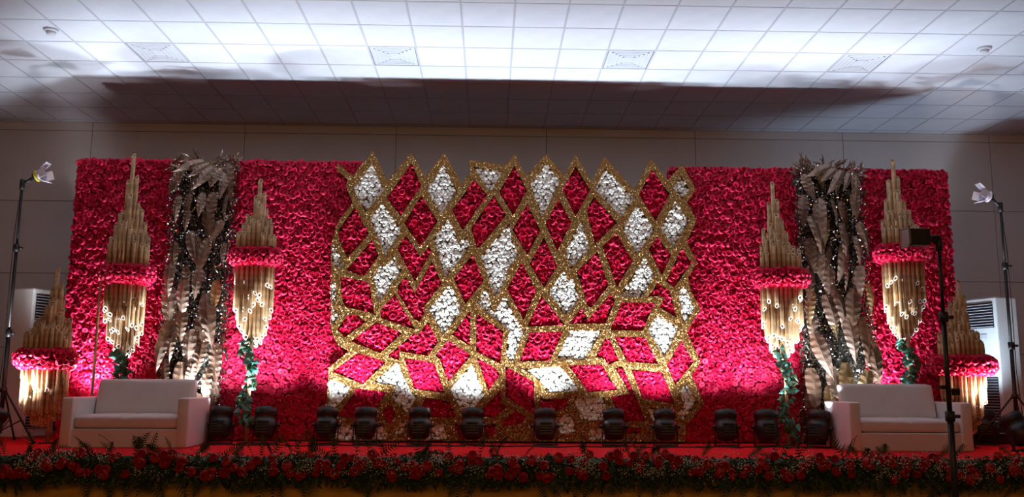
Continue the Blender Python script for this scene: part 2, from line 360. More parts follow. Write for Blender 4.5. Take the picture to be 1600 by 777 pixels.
CELLS=[
 ('W',[(-2.013,4.600),(-1.827,4.217),(-2.083,3.892),(-2.269,4.240)]),
 ('R',[(-1.451,4.618),(-1.303,4.288),(-1.586,3.841),(-1.789,4.102)]),
 ('W',[(-1.854,4.026),(-1.560,3.639),(-1.784,3.281),(-2.017,3.804)]),
 ('R',[(-2.239,3.969),(-2.025,3.584),(-2.314,3.234),(-2.438,3.488),(-2.464,3.636)]),
 ('R',[(-1.980,3.496),(-1.877,3.276),(-2.068,2.987),(-2.144,2.994),(-2.326,3.071)]),
 ('R',[(-1.304,4.147),(-1.059,3.772),(-1.295,3.406),(-1.535,3.738)]),
 ('W',[(-0.997,4.598),(-0.790,4.215),(-1.019,3.873),(-1.229,4.245)]),
 ('R',[(-0.549,4.391),(-0.363,4.162),(-0.707,3.648),(-0.859,3.934)]),
 ('W',[(-0.568,4.579),(-0.134,4.519),(-0.294,4.235),(-0.357,4.241)]),
 ('R',[(-0.265,4.159),(-0.093,3.872),(-0.467,3.403),(-0.506,3.402),(-0.579,3.671),(-0.555,3.735)]),
 ('R',[(0.024,4.601),(0.205,4.234),(0.007,3.870),(-0.195,4.207)]),
 ('W',[(0.485,4.631),(0.683,4.384),(0.422,3.842),(0.251,4.335)]),
 ('R',[(0.904,4.607),(1.110,4.252),(0.894,3.865),(0.715,4.254)]),
 ('W',[(1.333,4.578),(1.744,4.137),(1.552,3.864),(1.174,4.260)]),
 ('R',[(2.002,4.563),(2.255,4.215),(2.039,3.807),(1.808,4.188)]),
 ('W',[(2.422,4.490),(2.541,4.283),(2.428,4.133),(2.294,4.302)]),
 ('R',[(0.210,4.040),(0.397,3.660),(0.213,3.301),(0.001,3.663)]),
 ('R',[(0.661,4.124),(0.841,3.779),(0.632,3.362),(0.468,3.760)]),
 ('R',[(1.164,4.159),(1.490,3.786),(1.173,3.469),(1.056,3.956)]),
 ('W',[(1.788,4.054),(2.025,3.685),(1.763,3.317),(1.568,3.701)]),
 ('W',[(2.328,4.107),(2.538,3.836),(2.278,3.428),(2.112,3.707)]),
 ('W',[(-0.927,3.819),(-0.841,3.689),(-0.768,3.494),(-0.744,3.485),(-0.650,3.561),(-0.597,3.423),(-0.919,2.977),(-0.954,2.995),(-1.106,3.530)]),
 ('R',[(-1.503,3.569),(-1.292,3.268),(-1.177,3.417),(-1.138,3.354),(-1.362,2.910),(-1.627,3.384)]),
 ('R',[(-1.488,2.975),(-1.380,2.785),(-1.359,2.747),(-1.319,2.841),(-1.131,3.206),(-0.987,2.893),(-1.235,2.548),(-1.215,2.479),(-1.285,2.348),(-1.357,2.381),(-1.600,2.752),(-1.603,2.859)]),
 ('W',[(-1.655,3.260),(-1.550,3.069),(-1.844,2.625),(-1.886,2.642),(-1.906,2.864),(-1.957,2.967),(-1.845,3.139),(-1.776,3.144)]),
 ('R',[(-2.406,2.973),(-2.073,2.918),(-1.988,2.849),(-1.955,2.652),(-1.915,2.457),(-2.308,2.546),(-2.358,2.607),(-2.386,2.804)]),
 ('W',[(-2.519,3.431),(-2.461,3.361),(-2.400,3.208),(-2.338,3.089),(-2.409,3.072),(-2.522,3.136),(-2.541,3.346)]),
 ('W',[(-2.524,2.886),(-2.464,2.886),(-2.450,2.606),(-2.479,2.544),(-2.516,2.675)]),
 ('W',[(-2.499,2.520),(-2.390,2.455),(-2.464,2.308),(-2.508,2.317)]),
 ('R',[(-2.291,2.438),(-2.168,2.443),(-2.025,2.342),(-2.314,2.125),(-2.423,2.236)]),
 ('R',[(-1.891,2.345),(-1.524,2.188),(-1.817,1.911),(-2.227,2.073)]),
 ('R',[(-1.641,2.741),(-1.344,2.242),(-1.824,2.395),(-1.825,2.522)]),
 ('R',[(-1.353,2.196),(-1.304,2.162),(-1.269,2.217),(-1.169,2.351),(-1.017,2.069),(-1.166,1.881),(-1.155,1.877),(-1.552,1.938),(-1.555,1.813),(-1.686,1.857),(-1.707,1.887)]),
 ('R',[(-2.130,1.914),(-1.903,1.847),(-1.736,1.789),(-2.042,1.485),(-2.470,1.655)]),
 ('W',[(-2.511,1.543),(-2.395,1.521),(-2.214,1.448),(-2.266,1.328),(-2.480,1.080),(-2.528,1.206),(-2.496,1.259)]),
 ('W',[(-1.575,1.799),(-1.488,1.588),(-1.417,1.454),(-1.361,1.347),(-1.290,1.336),(-1.429,1.102),(-1.641,1.305),(-1.591,1.469),(-1.784,1.485),(-1.883,1.522)]),
 ('R',[(-2.110,1.425),(-1.711,1.382),(-1.933,1.020),(-2.394,1.047)]),
 ('R',[(-1.689,1.207),(-1.575,1.098),(-1.667,0.927),(-1.776,1.110)]),
 ('R',[(-1.484,1.844),(-1.153,1.803),(-1.062,1.762),(-0.915,1.372),(-1.335,1.425)]),
 ('W',[(-0.896,2.862),(-0.822,2.801),(-0.701,2.511),(-0.953,2.169),(-1.169,2.532)]),
 ('R',[(-0.563,3.313),(-0.400,2.933),(-0.650,2.598),(-0.818,2.957)]),
 ('W',[(-0.043,3.758),(-0.010,3.528),(0.090,3.306),(-0.087,3.062),(-0.077,2.978),(-0.196,2.737),(-0.237,2.712),(-0.272,2.795),(-0.437,3.283)]),
 ('W',[(-0.377,2.829),(-0.332,2.750),(-0.281,2.542),(-0.235,2.498),(-0.194,2.584),(-0.136,2.706),(-0.073,2.682),(0.046,2.434),(0.166,2.229),(0.024,1.822),(-0.023,1.824),(-0.081,1.885),(-0.043,2.241),(-0.318,2.470),(-0.495,2.623)]),
 ('R',[(0.137,3.207),(0.336,2.801),(0.168,2.384),(-0.072,2.818)]),
 ('R',[(0.450,3.564),(0.635,3.153),(0.451,2.841),(0.246,3.178)]),
 ('W',[(0.985,3.812),(1.098,3.398),(0.827,3.107),(0.748,3.359)]),
 ('W',[(0.730,3.094),(0.778,2.972),(0.862,2.976),(0.947,2.685),(0.835,2.514),(0.756,2.468),(0.684,2.506),(0.666,2.592),(0.532,2.746),(0.525,2.802)]),
 ('R',[(0.416,2.731),(0.744,2.321),(0.214,2.295)]),
 ('R',[(1.207,3.366),(1.361,2.880),(1.117,2.572),(1.062,2.581),(1.004,2.803),(0.908,3.072)]),
 ('R',[(1.486,3.632),(1.708,3.234),(1.477,2.856),(1.277,3.442)]),
 ('R',[(2.063,3.595),(2.258,3.324),(2.116,3.031),(1.937,3.406)]),
 ('W',[(1.875,3.309),(2.014,3.040),(1.833,2.724),(1.521,2.741)]),
 ('R',[(2.405,3.435),(2.544,3.221),(2.287,2.856),(2.175,2.950)]),
 ('W',[(2.435,2.892),(2.577,2.560),(2.408,2.346),(2.377,2.509),(2.346,2.791)]),
 ('R',[(0.978,2.563),(1.060,2.394),(1.392,2.768),(1.449,2.668),(1.311,2.345),(0.794,2.338)]),
 ('R',[(2.058,2.931),(2.223,2.817),(2.269,2.647),(2.309,2.436),(2.076,2.583),(2.147,2.727),(1.926,2.739)]),
 ('R',[(1.544,2.651),(2.013,2.645),(1.830,2.250),(1.377,2.256)]),
 ('R',[(1.431,2.163),(1.863,2.162),(2.048,1.788),(1.607,1.819)]),
 ('W',[(2.049,2.490),(2.335,2.301),(2.128,1.876),(1.904,2.263)]),
 ('R',[(2.376,2.125),(2.538,1.819),(2.272,1.501),(2.158,1.775)]),
 ('R',[(0.252,2.218),(0.717,2.230),(0.534,1.825),(0.113,1.809)]),
 ('W',[(0.811,2.250),(1.260,2.254),(1.015,1.834),(0.628,1.856)]),
 ('R',[(1.310,2.137),(1.358,2.142),(1.492,1.835),(1.340,1.772),(1.291,1.861),(1.170,1.884)]),
 ('R',[(-0.084,1.739),(0.309,1.532),(0.319,1.093),(-0.074,1.325)]),
 ('W',[(0.162,1.707),(0.674,1.747),(0.942,1.442),(0.924,1.412),(0.507,1.382),(0.391,1.546)]),
 ('R',[(0.786,1.762),(1.252,1.777),(1.471,1.431),(1.065,1.392)]),
 ('R',[(1.440,1.729),(1.542,1.753),(1.861,1.008),(1.514,1.004),(1.374,1.336),(1.645,1.376)]),
 ('R',[(1.667,1.713),(2.099,1.673),(2.264,1.238),(1.812,1.315)]),
 ('W',[(1.872,1.181),(2.176,1.182),(2.250,0.990),(1.954,1.001)]),
 ('W',[(2.431,1.535),(2.572,1.265),(2.379,1.031),(2.302,1.100),(2.383,1.221),(2.336,1.416)]),
 ('W',[(0.859,1.316),(1.270,1.322),(1.390,1.012),(0.967,1.009)]),
 ('R',[(0.398,1.360),(0.439,1.296),(0.783,1.309),(0.759,1.196),(0.416,1.067)]),
 ('W',[(0.793,1.114),(0.863,0.985),(0.883,0.862),(0.684,0.828),(0.586,1.023)]),
 ('W',[(1.044,0.906),(1.293,0.914),(1.292,0.748),(1.077,0.746)]),
 ('R',[(-1.184,1.310),(-0.848,1.256),(-0.761,1.047),(-1.293,1.044)]),
 ('W',[(-0.557,1.773),(-0.494,1.675),(-0.371,1.326),(-0.642,1.050),(-0.840,1.424)]),
 ('R',[(-0.150,1.410),(-0.139,1.247),(-0.050,1.194),(-0.235,1.046),(-0.489,1.055)]),
 ('R',[(-0.883,2.100),(-0.562,1.888),(-0.873,1.524),(-0.995,1.838),(-1.060,1.878)]),
 ('R',[(-0.580,2.515),(-0.580,2.022),(-0.832,2.173)]),
 ('R',[(-0.497,2.474),(-0.120,2.227),(-0.157,1.776),(-0.493,1.947)]),
 ('R',[(-0.485,1.858),(-0.228,1.718),(-0.159,1.630),(-0.313,1.404)]),
 ('R',[(-0.099,1.013),(0.058,1.137),(0.211,1.052),(0.147,0.965),(-0.112,0.924)]),
 ('R',[(-0.782,0.952),(-0.654,0.970),(-0.624,0.738),(-0.698,0.738)]),
 ('R',[(-0.383,0.954),(-0.210,0.955),(-0.222,0.820),(-0.347,0.779)]),
 ('R',[(1.546,0.919),(1.786,0.920),(1.784,0.836),(1.558,0.842)]),
 ('W',[(-2.417,0.938),(-2.116,0.949),(-2.109,0.731),(-2.396,0.729)]),
 ('W',[(-1.891,0.963),(-1.790,0.964),(-1.682,0.819),(-1.709,0.733),(-1.890,0.732)]),
 ('W',[(-1.553,0.919),(-1.447,0.986),(-1.429,0.919),(-1.523,0.813),(-1.590,0.813)]),
 ('W',[(-1.115,0.921),(-0.948,0.951),(-0.878,0.807),(-0.864,0.737),(-1.165,0.735)]),
]

def inside(p, poly):
    x, y = p; c = False; j = len(poly)-1
    for i in range(len(poly)):
        xi, yi = poly[i]; xj, yj = poly[j]
        if (yi > y) != (yj > y) and x < (xj-xi)*(y-yi)/(yj-yi)+xi: c = not c
        j = i
    return c
def pdist(p, poly):
    x, y = p; best = 9.
    for i in range(len(poly)):
        ax, ay = poly[i-1]; bx, by = poly[i]; dx, dy = bx-ax, by-ay
        L = dx*dx+dy*dy
        t = max(0, min(1, ((x-ax)*dx+(y-ay)*dy)/L)) if L else 0
        d = math.hypot(x-ax-t*dx, y-ay-t*dy)
        if d < best: best = d
    return best
lat = empty('diamond_lattice', (0, GY, S), 'gold glitter lattice of diamonds filled with red and white flowers, centre stage', 'backdrop')
verts = []; edges = []
for poly in [OUTLINE]+[c[1] for c in CELLS]:
    b = len(verts); n = 0
    for i in range(len(poly)):
        (ax, ay), (bx, by) = poly[i], poly[(i+1) % len(poly)]
        k = max(1, int(math.hypot(bx-ax, by-ay)/.07))
        for q in range(k): verts.append(Vector((ax+(bx-ax)*q/k, ay+(by-ay)*q/k))); n += 1
    edges += [(b+i, b+(i+1) % n) for i in range(n)]
BB = [(min(p[0] for p in c[1]), max(p[0] for p in c[1]), min(p[1] for p in c[1]), max(p[1] for p in c[1])) for c in CELLS]
for x, z in hexgrid(-2.7, 2.7, .68, 4.85, .045, .010):
    if inside((x, z), OUTLINE) and not any(b[0]-.01 < x < b[1]+.01 and b[2]-.01 < z < b[3]+.01 and (inside((x, z), c[1]) or pdist((x, z), c[1]) < .012) for b, c in zip(BB, CELLS)) and pdist((x, z), OUTLINE) > .012:
        verts.append(Vector((x, z)))
cv, ce_, cf = delaunay_2d_cdt(verts, edges, [], 0, 1e-5)[:3]
groups = [[] for _ in CELLS]; cnt = {}
for f in cf:
    c = (sum(cv[i][0] for i in f)/3, sum(cv[i][1] for i in f)/3)
    if not inside(c, OUTLINE): continue
    near = [(i, b) for i, b in enumerate(BB) if b[0]-.35 < c[0] < b[1]+.35 and b[2]-.35 < c[1] < b[3]+.35]
    if any(inside(c, CELLS[i][1]) for i, b in near): continue
    g = min(near, key=lambda t: pdist(c, CELLS[t[0]][1]))[0] if near else 0
    f = list(f)
    A = (cv[f[1]]-cv[f[0]]).cross(cv[f[2]]-cv[f[0]])
    if A < 0: f.reverse()
    groups[g].append(f)
    for i in range(3): cnt[tuple(sorted((f[i], f[(i+1) % 3])))] = cnt.get(tuple(sorted((f[i], f[(i+1) % 3]))), 0)+1
jit = [random.uniform(-.004, .004) for _ in cv]
for gi, fs in enumerate(groups):
    kind, poly = CELLS[gi]
    cx = sum(p[0] for p in poly)/len(poly); cz = sum(p[1] for p in poly)/len(poly)
    idx = {}; V = []; F = []
    def vid(i, y):
        k = (i, y)
        if k not in idx:
            idx[k] = len(V); V.append((cv[i][0]-cx, (jit[i] if y == 0 else y), cv[i][1]-cz))
        return idx[k]
    for f in fs:
        F.append([vid(i, 0) for i in f])
        for i in range(3):
            a, b = f[i], f[(i+1) % 3]
            if cnt[tuple(sorted((a, b)))] == 1: F.append([vid(b, 0), vid(a, 0), vid(a, .10), vid(b, .10)])
    name = 'diamond_frame'
    o = link(name, raw(name, V, F, M['gold']) if F else None, lat); o.location = (cx, 0, cz-S)
    bb = BB[gi]
    red = kind == 'R'
    p, s = (.074, .046) if red else (.053, .032)
    pts = [(x-cx, .045 + random.uniform(0, .02), z-cz) for x, z in hexgrid(bb[0]-.02, bb[1]+.02, bb[2]-.02, bb[3]+.02, p, p*.24) if inside((x, z), poly) or pdist((x, z), poly) < (.012 if red else .008)]
    if not pts: pts = [(0, .05, 0)]
    ex_ = []
    for x, z in poly:
        d = math.hypot(x-cx, z-cz) or 1; ex_.append((x-cx+(x-cx)/d*.03, .092, z-cz+(z-cz)/d*.03))
    area2 = sum(poly[i-1][0]*poly[i][1]-poly[i][0]*poly[i-1][1] for i in range(len(poly)))
    bf = list(range(len(ex_)));  bf = bf if area2 > 0 else bf[::-1]
    me = scatter_mesh('filling', ROSES if red else WHITES, pts, s, M['rose' if red else 'white'], tilt=.3, back=(ex_, [bf], M['rose_back' if red else 'white_back']))
    link('red_rose_filling' if red else 'white_flower_filling', me, o, kind='stuff')
bk = boxmesh('lattice_board', M['rose_back'], -2.25, 2.3, .12, .22, 0, 3.45, bevel=.02, seg=1)
link('back_board', bk, lat)
for x in (-1.9, -.7, .6, 1.9):
    link('support_post', boxmesh('post', M['black'], x-.03, x+.03, .22, .28, 0, 3.4), lat)

# ------------------------------------------------------------------ bronze leaf columns
def big_leaf(L, W, n, seed):
    r_ = random.Random(seed); V = []; F = []
    for i in range(n+1):
        t = i/n; w = W*.5*(math.sin(PI*min(1, t*.93+.07)**.8))**.75*(1-.25*t) if i < n else .002
        bend = -.10*math.sin(t*PI)*L + .05*t*L; rib = .006*(1 if i % 2 else -1)
        for s in (-1, -.5, 0, .5, 1):
            V.append((s*w, bend + abs(s)*.16*w*1.6 + rib*abs(s) + (-.006 if s == 0 else 0), -t*L + abs(s)*.09*L*(t)))
    for i in range(n):
        for j in range(4): a = i*5+j; F.append((a, a+5, a+6, a+1))
    return V, F
LEAVES = []
for k, (L, W) in enumerate(((.58, .19), (.48, .16), (.64, .20), (.42, .14))):
    for mm in ('leaf', 'leaf2', 'leaf3'): LEAVES.append((raw('big_leaf', *big_leaf(L, W, 14, k), M[mm]), mm))
def leaf_pick(): 
    m_ = random.choices(('leaf', 'leaf2', 'leaf3'), (.62, .28, .10))[0]
    return random.choice([a for a, b in LEAVES if b == m_])
def small_leaves(n, fn, L, W):
    V = []; F = []
    for _ in range(n):
        p, a = fn()
        q = Euler((random.uniform(-.9, .9), random.uniform(-.9, .9), random.uniform(-3.1, 3.1))) if a is None else a
        l = L*random.uniform(.6, 1.3); w = W*random.uniform(.7, 1.2); b = len(V); p = Vector(p)
        m_ = q.to_matrix()
        for c in ((0, 0, 0), (w, -.2*l, -.35*l), (0, -.08*l, -.45*l), (-w, -.2*l, -.35*l), (0, -.05*l, -l)): V.append(p + m_ @ Vector(c))
        F += [(b, b+2, b+1), (b, b+3, b+2), (b+1, b+2, b+4), (b+2, b+3, b+4)]
    return V, F
OCT = [(1, 0, 0), (-1, 0, 0), (0, 1, 0), (0, -1, 0), (0, 0, 1), (0, 0, -1)]
OCF = [(0, 2, 4), (2, 1, 4), (1, 3, 4), (3, 0, 4), (2, 0, 5), (1, 2, 5), (3, 1, 5), (0, 3, 5)]
def beads(n, fn, r):
    V = []; F = []
    for _ in range(n):
        p = Vector(fn()); s = r*random.uniform(.6, 1.3); b = len(V)
        q = Euler((random.uniform(0, 3), random.uniform(0, 3), random.uniform(0, 3))).to_matrix()
        V += [p + q @ Vector(c)*s for c in OCT]; F += [tuple(i+b for i in f) for f in OCF]
    return V, F
def leaf_column(xt0, xt1, xb0, xb1, top, label, seed):
    random.seed(seed)
    cx = (xb0+xb1)/2; H = top-S
    e = empty('leaf_column', (cx, 12.47, S), label, 'leaf column', 'bronze leaf columns')
    edge = lambda z: (xb0+(xt0-xb0)*z/H-cx, xb1+(xt1-xb1)*z/H-cx)
    bm = bmesh.new(); (a, b), (c, d) = edge(0), edge(H-.1)
    vs_ = [bm.verts.new(v) for v in ((a+.08, 0, 0), (b-.08, 0, 0), (d-.08, 0, H-.1), (c+.08, 0, H-.1), (a+.08, .16, 0), (b-.08, .16, 0), (d-.08, .16, H-.1), (c+.08, .16, H-.1))]
    for q in ((0, 1, 2, 3), (5, 4, 7, 6), (1, 5, 6, 2), (4, 0, 3, 7), (3, 2, 6, 7), (0, 4, 5, 1)): bm.faces.new([vs_[i] for i in q])
    link('column_frame', mesh_of(bm, 'column_frame', M['col_back']), e)
    def spot():
        z = random.uniform(.05, H-.02)**1.0; l, r = edge(z)
        return (random.uniform(l-.03, r+.03), -random.uniform(.0, .12), z)
    link('small_foliage', raw('small_foliage', *small_leaves(2600, lambda: (spot(), None), .085, .020), M['foil']), e, kind='stuff')
    link('silver_beads', raw('silver_beads', *beads(2300, lambda: (lambda p: (p[0], p[1]-.07, p[2]))(spot()), .014), M['bead']), e, kind='stuff')
    z = H-.12; row = 0
    while z > .55:
        l, r = edge(z); n = 5 if row % 2 else 4
        for i in range(n):
            if random.random() < .10 and z < H-.5: continue
            x = l + (r-l)*(i+.5)/n + random.uniform(-.05, .05)
            o = link('big_leaf', leaf_pick(), e); s = random.uniform(.8, 1.1) + (.22 if z < H*.62 else 0)
            o.location = (x, -.13-.05*random.random()-.015*(row % 3), z+random.uniform(-.10, .10)); o.scale = (s, s, s)
            o.rotation_euler = (random.uniform(-.16, .10), random.gauss(0, .17), random.gauss(0, .35))
        z -= .34; row += 1
    # crown of narrow leaves fanning out over the top edge
    l, r = edge(H)
    for i in range(90):
        x = random.uniform(l-.02, r+.02); o = link('crown_leaf', CROWN[i % 3], e); s = random.uniform(.6, 1.15)
        o.location = (x, -.05-.08*random.random(), H-.10+random.uniform(-.05, .12)); o.scale = (s, s, s)
        o.rotation_euler = (random.uniform(-.7, .3), PI/2*(1 if x < (l+r)/2 else -1)*random.uniform(.7, 1.7) if random.random() < .75 else PI+random.uniform(-.6, .6), random.uniform(-.5, .5))
    for i in range(5):
        o = link('big_leaf', LEAVES[[0, 3, 6, 9, 0][i]][0], e); o.location = (l+(r-l)*(.50+.10*i), -.16, H-.05-.03*i); o.scale = (.8, .8, .8); o.rotation_euler = (-.2, R(66-14*i), .1)
CROWN = [raw('crown_leaf', *big_leaf(L, W, 6, 3), M['leaf']) for L, W in ((.17, .040), (.13, .034), (.21, .045))]
leaf_column(-4.78, -3.93, -4.83, -3.99, 4.62, 'column of bronze leaves and silver beads behind the left sofa', 11)
leaf_column(4.07, 5.00, 4.04, 5.07, 4.66, 'column of bronze leaves and silver beads beside the right sofa', 12)
random.seed(21)

# ------------------------------------------------------------------ tube ornaments
def pipe(h, r, cut, up, nose=0.):
    """open tube standing at z=0 (or hanging from it), end cut aslant so that the mouth looks to the hall"""
    n = 10; V = []; F = []; mi = []; sg = 1 if up else -1; ri = r*.66
    for rr, z, sl in ((r, 0, 0), (r, h, 1), (ri, h, 1), (ri, max(0, h-.07), 1)):
        for i in range(n):
            t = 2*PI*i/n; x, y = rr*math.cos(t), rr*math.sin(t)
            zz = z + (cut*(y/r)*r if sl else 0)
            V.append((x, y, sg*zz))
    for k in range(3):
        for i in range(n):
            a, b = k*n+i, k*n+(i+1) % n
            F.append((a, b, b+n, a+n) if up else (a, a+n, b+n, b)); mi.append(1 if k == 1 else 0)
    F.append([3*n+i for i in range(n)] if up else [3*n+i for i in range(n)][::-1]); mi.append(0)
    F.append([i for i in range(n)][::-1] if up else list(range(n))); mi.append(0)
    me = raw('gold_tube', V, F, M['bamboo'], M['cutend' if not up else 'bamboo'], mi=mi)
    sm = [False]*len(F)
    for i in range(n): sm[i] = True
    me.polygons.foreach_set('use_smooth', sm)
    return me
def ornament(cx, cy, ring_z, ring_h, ring_w, up_w, peak, low_w, low_len, label, pole, ivy=None, seed=0, peak_dx=0., extra=None, rr=.0265):
    random.seed(seed)
    e = empty('tube_ornament', (cx, cy, S), label, 'ornament', 'gold tube ornaments with rose rings')
    z0 = ring_z-S; hh = ring_h/2
    # skyline of upright tubes
    dep = .62
    def tubes(w, up):
        pts = []; p = rr*2.02
        nr = max(4, int(w/2*dep*2/p))
        for k in range(nr):
            y = -w/2*dep + p*.5 + k*p; wx = (w/2)*math.sqrt(max(.05, 1-((y)/(w/2*dep))**2))
            n = max(2, int(2*wx/p))
            for i in range(n): pts.append((-wx+rr+(2*wx-2*rr)*i/(n-1) + random.uniform(-.006, .006), y))
        return pts
    H = peak-ring_z-hh
    up = tubes(up_w, True)
    for x, y in up:
        d = abs(x-peak_dx*(1-abs(x)/(up_w/2)))/(up_w/2); yy = y/(up_w/2*dep)
        f = 1-min(1, d)
        h = H*(.20 + .66*f**1.15)
        if yy < .2: h *= 1 + (yy-.2)*.52
        h = max(.10, h*random.uniform(.62, 1.10))
        o = link('gold_tube', pipe(h+hh, rr, 1.1, True), e); o.location = (x, y, z0); o.rotation_euler = (0, 0, random.uniform(-.7, .7))
    tallest = [(peak_dx, 0, H), (peak_dx+.06, .01, H*.80), (peak_dx-.055, .02, H*.76), (peak_dx+.02, -.06, H*.62)]
    for x, y, h in tallest:
        o = link('gold_tube', pipe(h+hh, rr*1.1, 1.3, True), e); o.location = (x, y, z0)
    # hanging tubes
    for x, y in tubes(low_w, False):
        d = abs(x)/(low_w/2); yy = y/(low_w/2*dep)
        h = low_len*(1.0-.52*d**2.2)*random.uniform(.90, 1.03)
        if yy < 0: h *= random.uniform(.22, .92)
        o = link('gold_tube', pipe(max(.12, h)+hh, rr, 1.15, False), e); o.location = (x, y, z0); o.rotation_euler = (0, 0, random.uniform(-.6, .6))
    # rose ring
    a, b = ring_w/2-hh*.95, (ring_w/2-hh*.95)*.66
    V = []; F = []; nu, nv = 36, 10
    def tor(u, v, s=1.0):
        c, si = math.cos(v), math.sin(v)
        return ((a+hh*.92*s*c)*math.cos(u), (b+hh*.92*s*c)*math.sin(u), hh*.92*s*si)
    for i in range(nu):
        for j in range(nv): V.append(tor(2*PI*i/nu, 2*PI*j/nv, .8))
    for i in range(nu):
        for j in range(nv): F.append((i*nv+j, ((i+1) % nu)*nv+j, ((i+1) % nu)*nv+(j+1) % nv, i*nv+(j+1) % nv))
    ring = link('rose_ring', raw('rose_ring', V, F, M['rose_back'], smooth=True), e, label='ring of red roses'); ring.location = (0, 0, z0)
    nU = int(2*PI*((a+b)/2+hh*.7)/.083); far = []; farB = []
    for j in range(6):
        v = -PI*.62 + j*(PI*1.24/5)
        for i in range(nU):
            u = 2*PI*(i+.5*(j % 2))/nU + random.uniform(-.03, .03); vv = v+random.uniform(-.1, .1)
            p = Vector(tor(u, vv, .86)); nrm = (Vector(tor(u, vv, 1.2))-p).normalized()
            q = nrm.to_track_quat('Z', 'Y')
            if math.sin(u) < .25:
                o = link('rose', ROSE_UP[(i+j) % 4], ring); o.location = p; s = .047*random.uniform(.85, 1.15); o.scale = (s, s, s)
                o.rotation_euler = (q @ Euler((random.gauss(0, .2), random.gauss(0, .2), random.uniform(0, 6))).to_quaternion()).to_euler()
            else: far.append(p); farB.append(np.array(q.to_matrix()))
    link('rear_roses', scatter_mesh('rear_roses', ROSES, far, .047, M['rose'], base=np.array(farB)), ring, kind='stuff')
    px, plean = pole
    link('pole', tubemesh('pole', M['bamboo'], ((px, .02, 0), (px+plean, .02, z0), .026), n=12), e)
    link('base_plate', boxmesh('base_plate', M['black'], px-.09, px+.09, -.05, .12, 0, .012), e)
    if extra is not None:
        link('long_tube', tubemesh('long_tube', M['bamboo'], ((extra, -.1, 0), (extra, -.1, z0), .018), n=10), e)
    if ivy:
        z1, z2 = ivy; pts = []; n = 60
        for i in range(n+1):
            t = i/n; z = z1-S+(z2-z1)*t; a_ = t*PI*3.2+.6; r_ = .05+.02*math.sin(t*9)
            pts.append((px+plean*(z/z0)+r_*math.cos(a_), .02-r_*math.sin(a_), z))
        stem = link('ivy_vine', mesh_of(polytube(pts, .006, 5), 'ivy_vine', M['ivydark']), e, label='green ivy wound around the pole')
        for i in range(88):
            p = pts[int(i/88*n)]; o = link('ivy_leaf', IVY[i % 2], stem)
            o.location = (p[0]+random.uniform(-.07, .07), p[1]-random.uniform(.0, .07), p[2]+random.uniform(-.03, .03))
            s = random.uniform(.7, 1.3); o.scale = (s, s, s); o.rotation_euler = (random.uniform(-.9, .6), random.uniform(-1.6, 1.6), random.uniform(-.9, .9))
ROSE_UP = [raw('rose', v, f, M['rose']) for v, f in ROSES]
def ivy_leaf():
    out = [(0, 0), (.030, .008), (.050, -.006), (.036, -.034), (.030, -.052), (.012, -.060), (0, -.092), (-.012, -.060), (-.030, -.052), (-.036, -.034), (-.050, -.006), (-.030, .008)]
    V = [(x, abs(x)*.35, z) for x, z in out]+[(0, -.006, -.035)]
    return V, [(i, 12, (i+1) % 12) for i in range(12)]
IVY = [raw('ivy_leaf', *ivy_leaf(), M['ivy']), raw('ivy_leaf', *ivy_leaf(), M['green'])]
ornament(-6.12, 11.9, 1.785, .27, .80, .60, 2.96, .60, .72, 'floor standing gold tube ornament at the far left edge, in front of the air conditioner', (.10, 0), seed=1, peak_dx=.06)
ornament(-5.24, 12.12, 2.93, .27, .76, .56, 4.60, .55, .95, 'tall gold tube ornament above the left sofa, its pole wound with ivy behind the backrest', (.04, -.02), (1.35, 1.95), 2, -.02, extra=-.30)
ornament(-3.52, 12.12, 3.19, .25, .72, .54, 4.26, .54, 1.08, 'gold tube ornament with ivy pole between the left leaf column and the lattice', (0, 0), (.95, 2.15), 3, .02)
ornament(3.71, 12.12, 2.97, .25, .79, .57, 4.31, .58, .95, 'gold tube ornament with ivy pole between the lattice and the right leaf column', (.02, 0), (.85, 2.05), 4, -.07)
ornament(5.42, 12.12, 3.33, .25, .77, .53, 4.66, .57, 1.10, 'tall gold tube ornament above the right sofa, its ivy pole rising behind the backrest', (.02, 0), (1.30, 2.15), 5, -.05)
ornament(6.045, 11.9, 1.785, .27, .88, .61, 2.92, .61, .80, 'floor standing gold tube ornament at the right end behind the right sofa arm', (.05, 0), seed=6, peak_dx=.03)

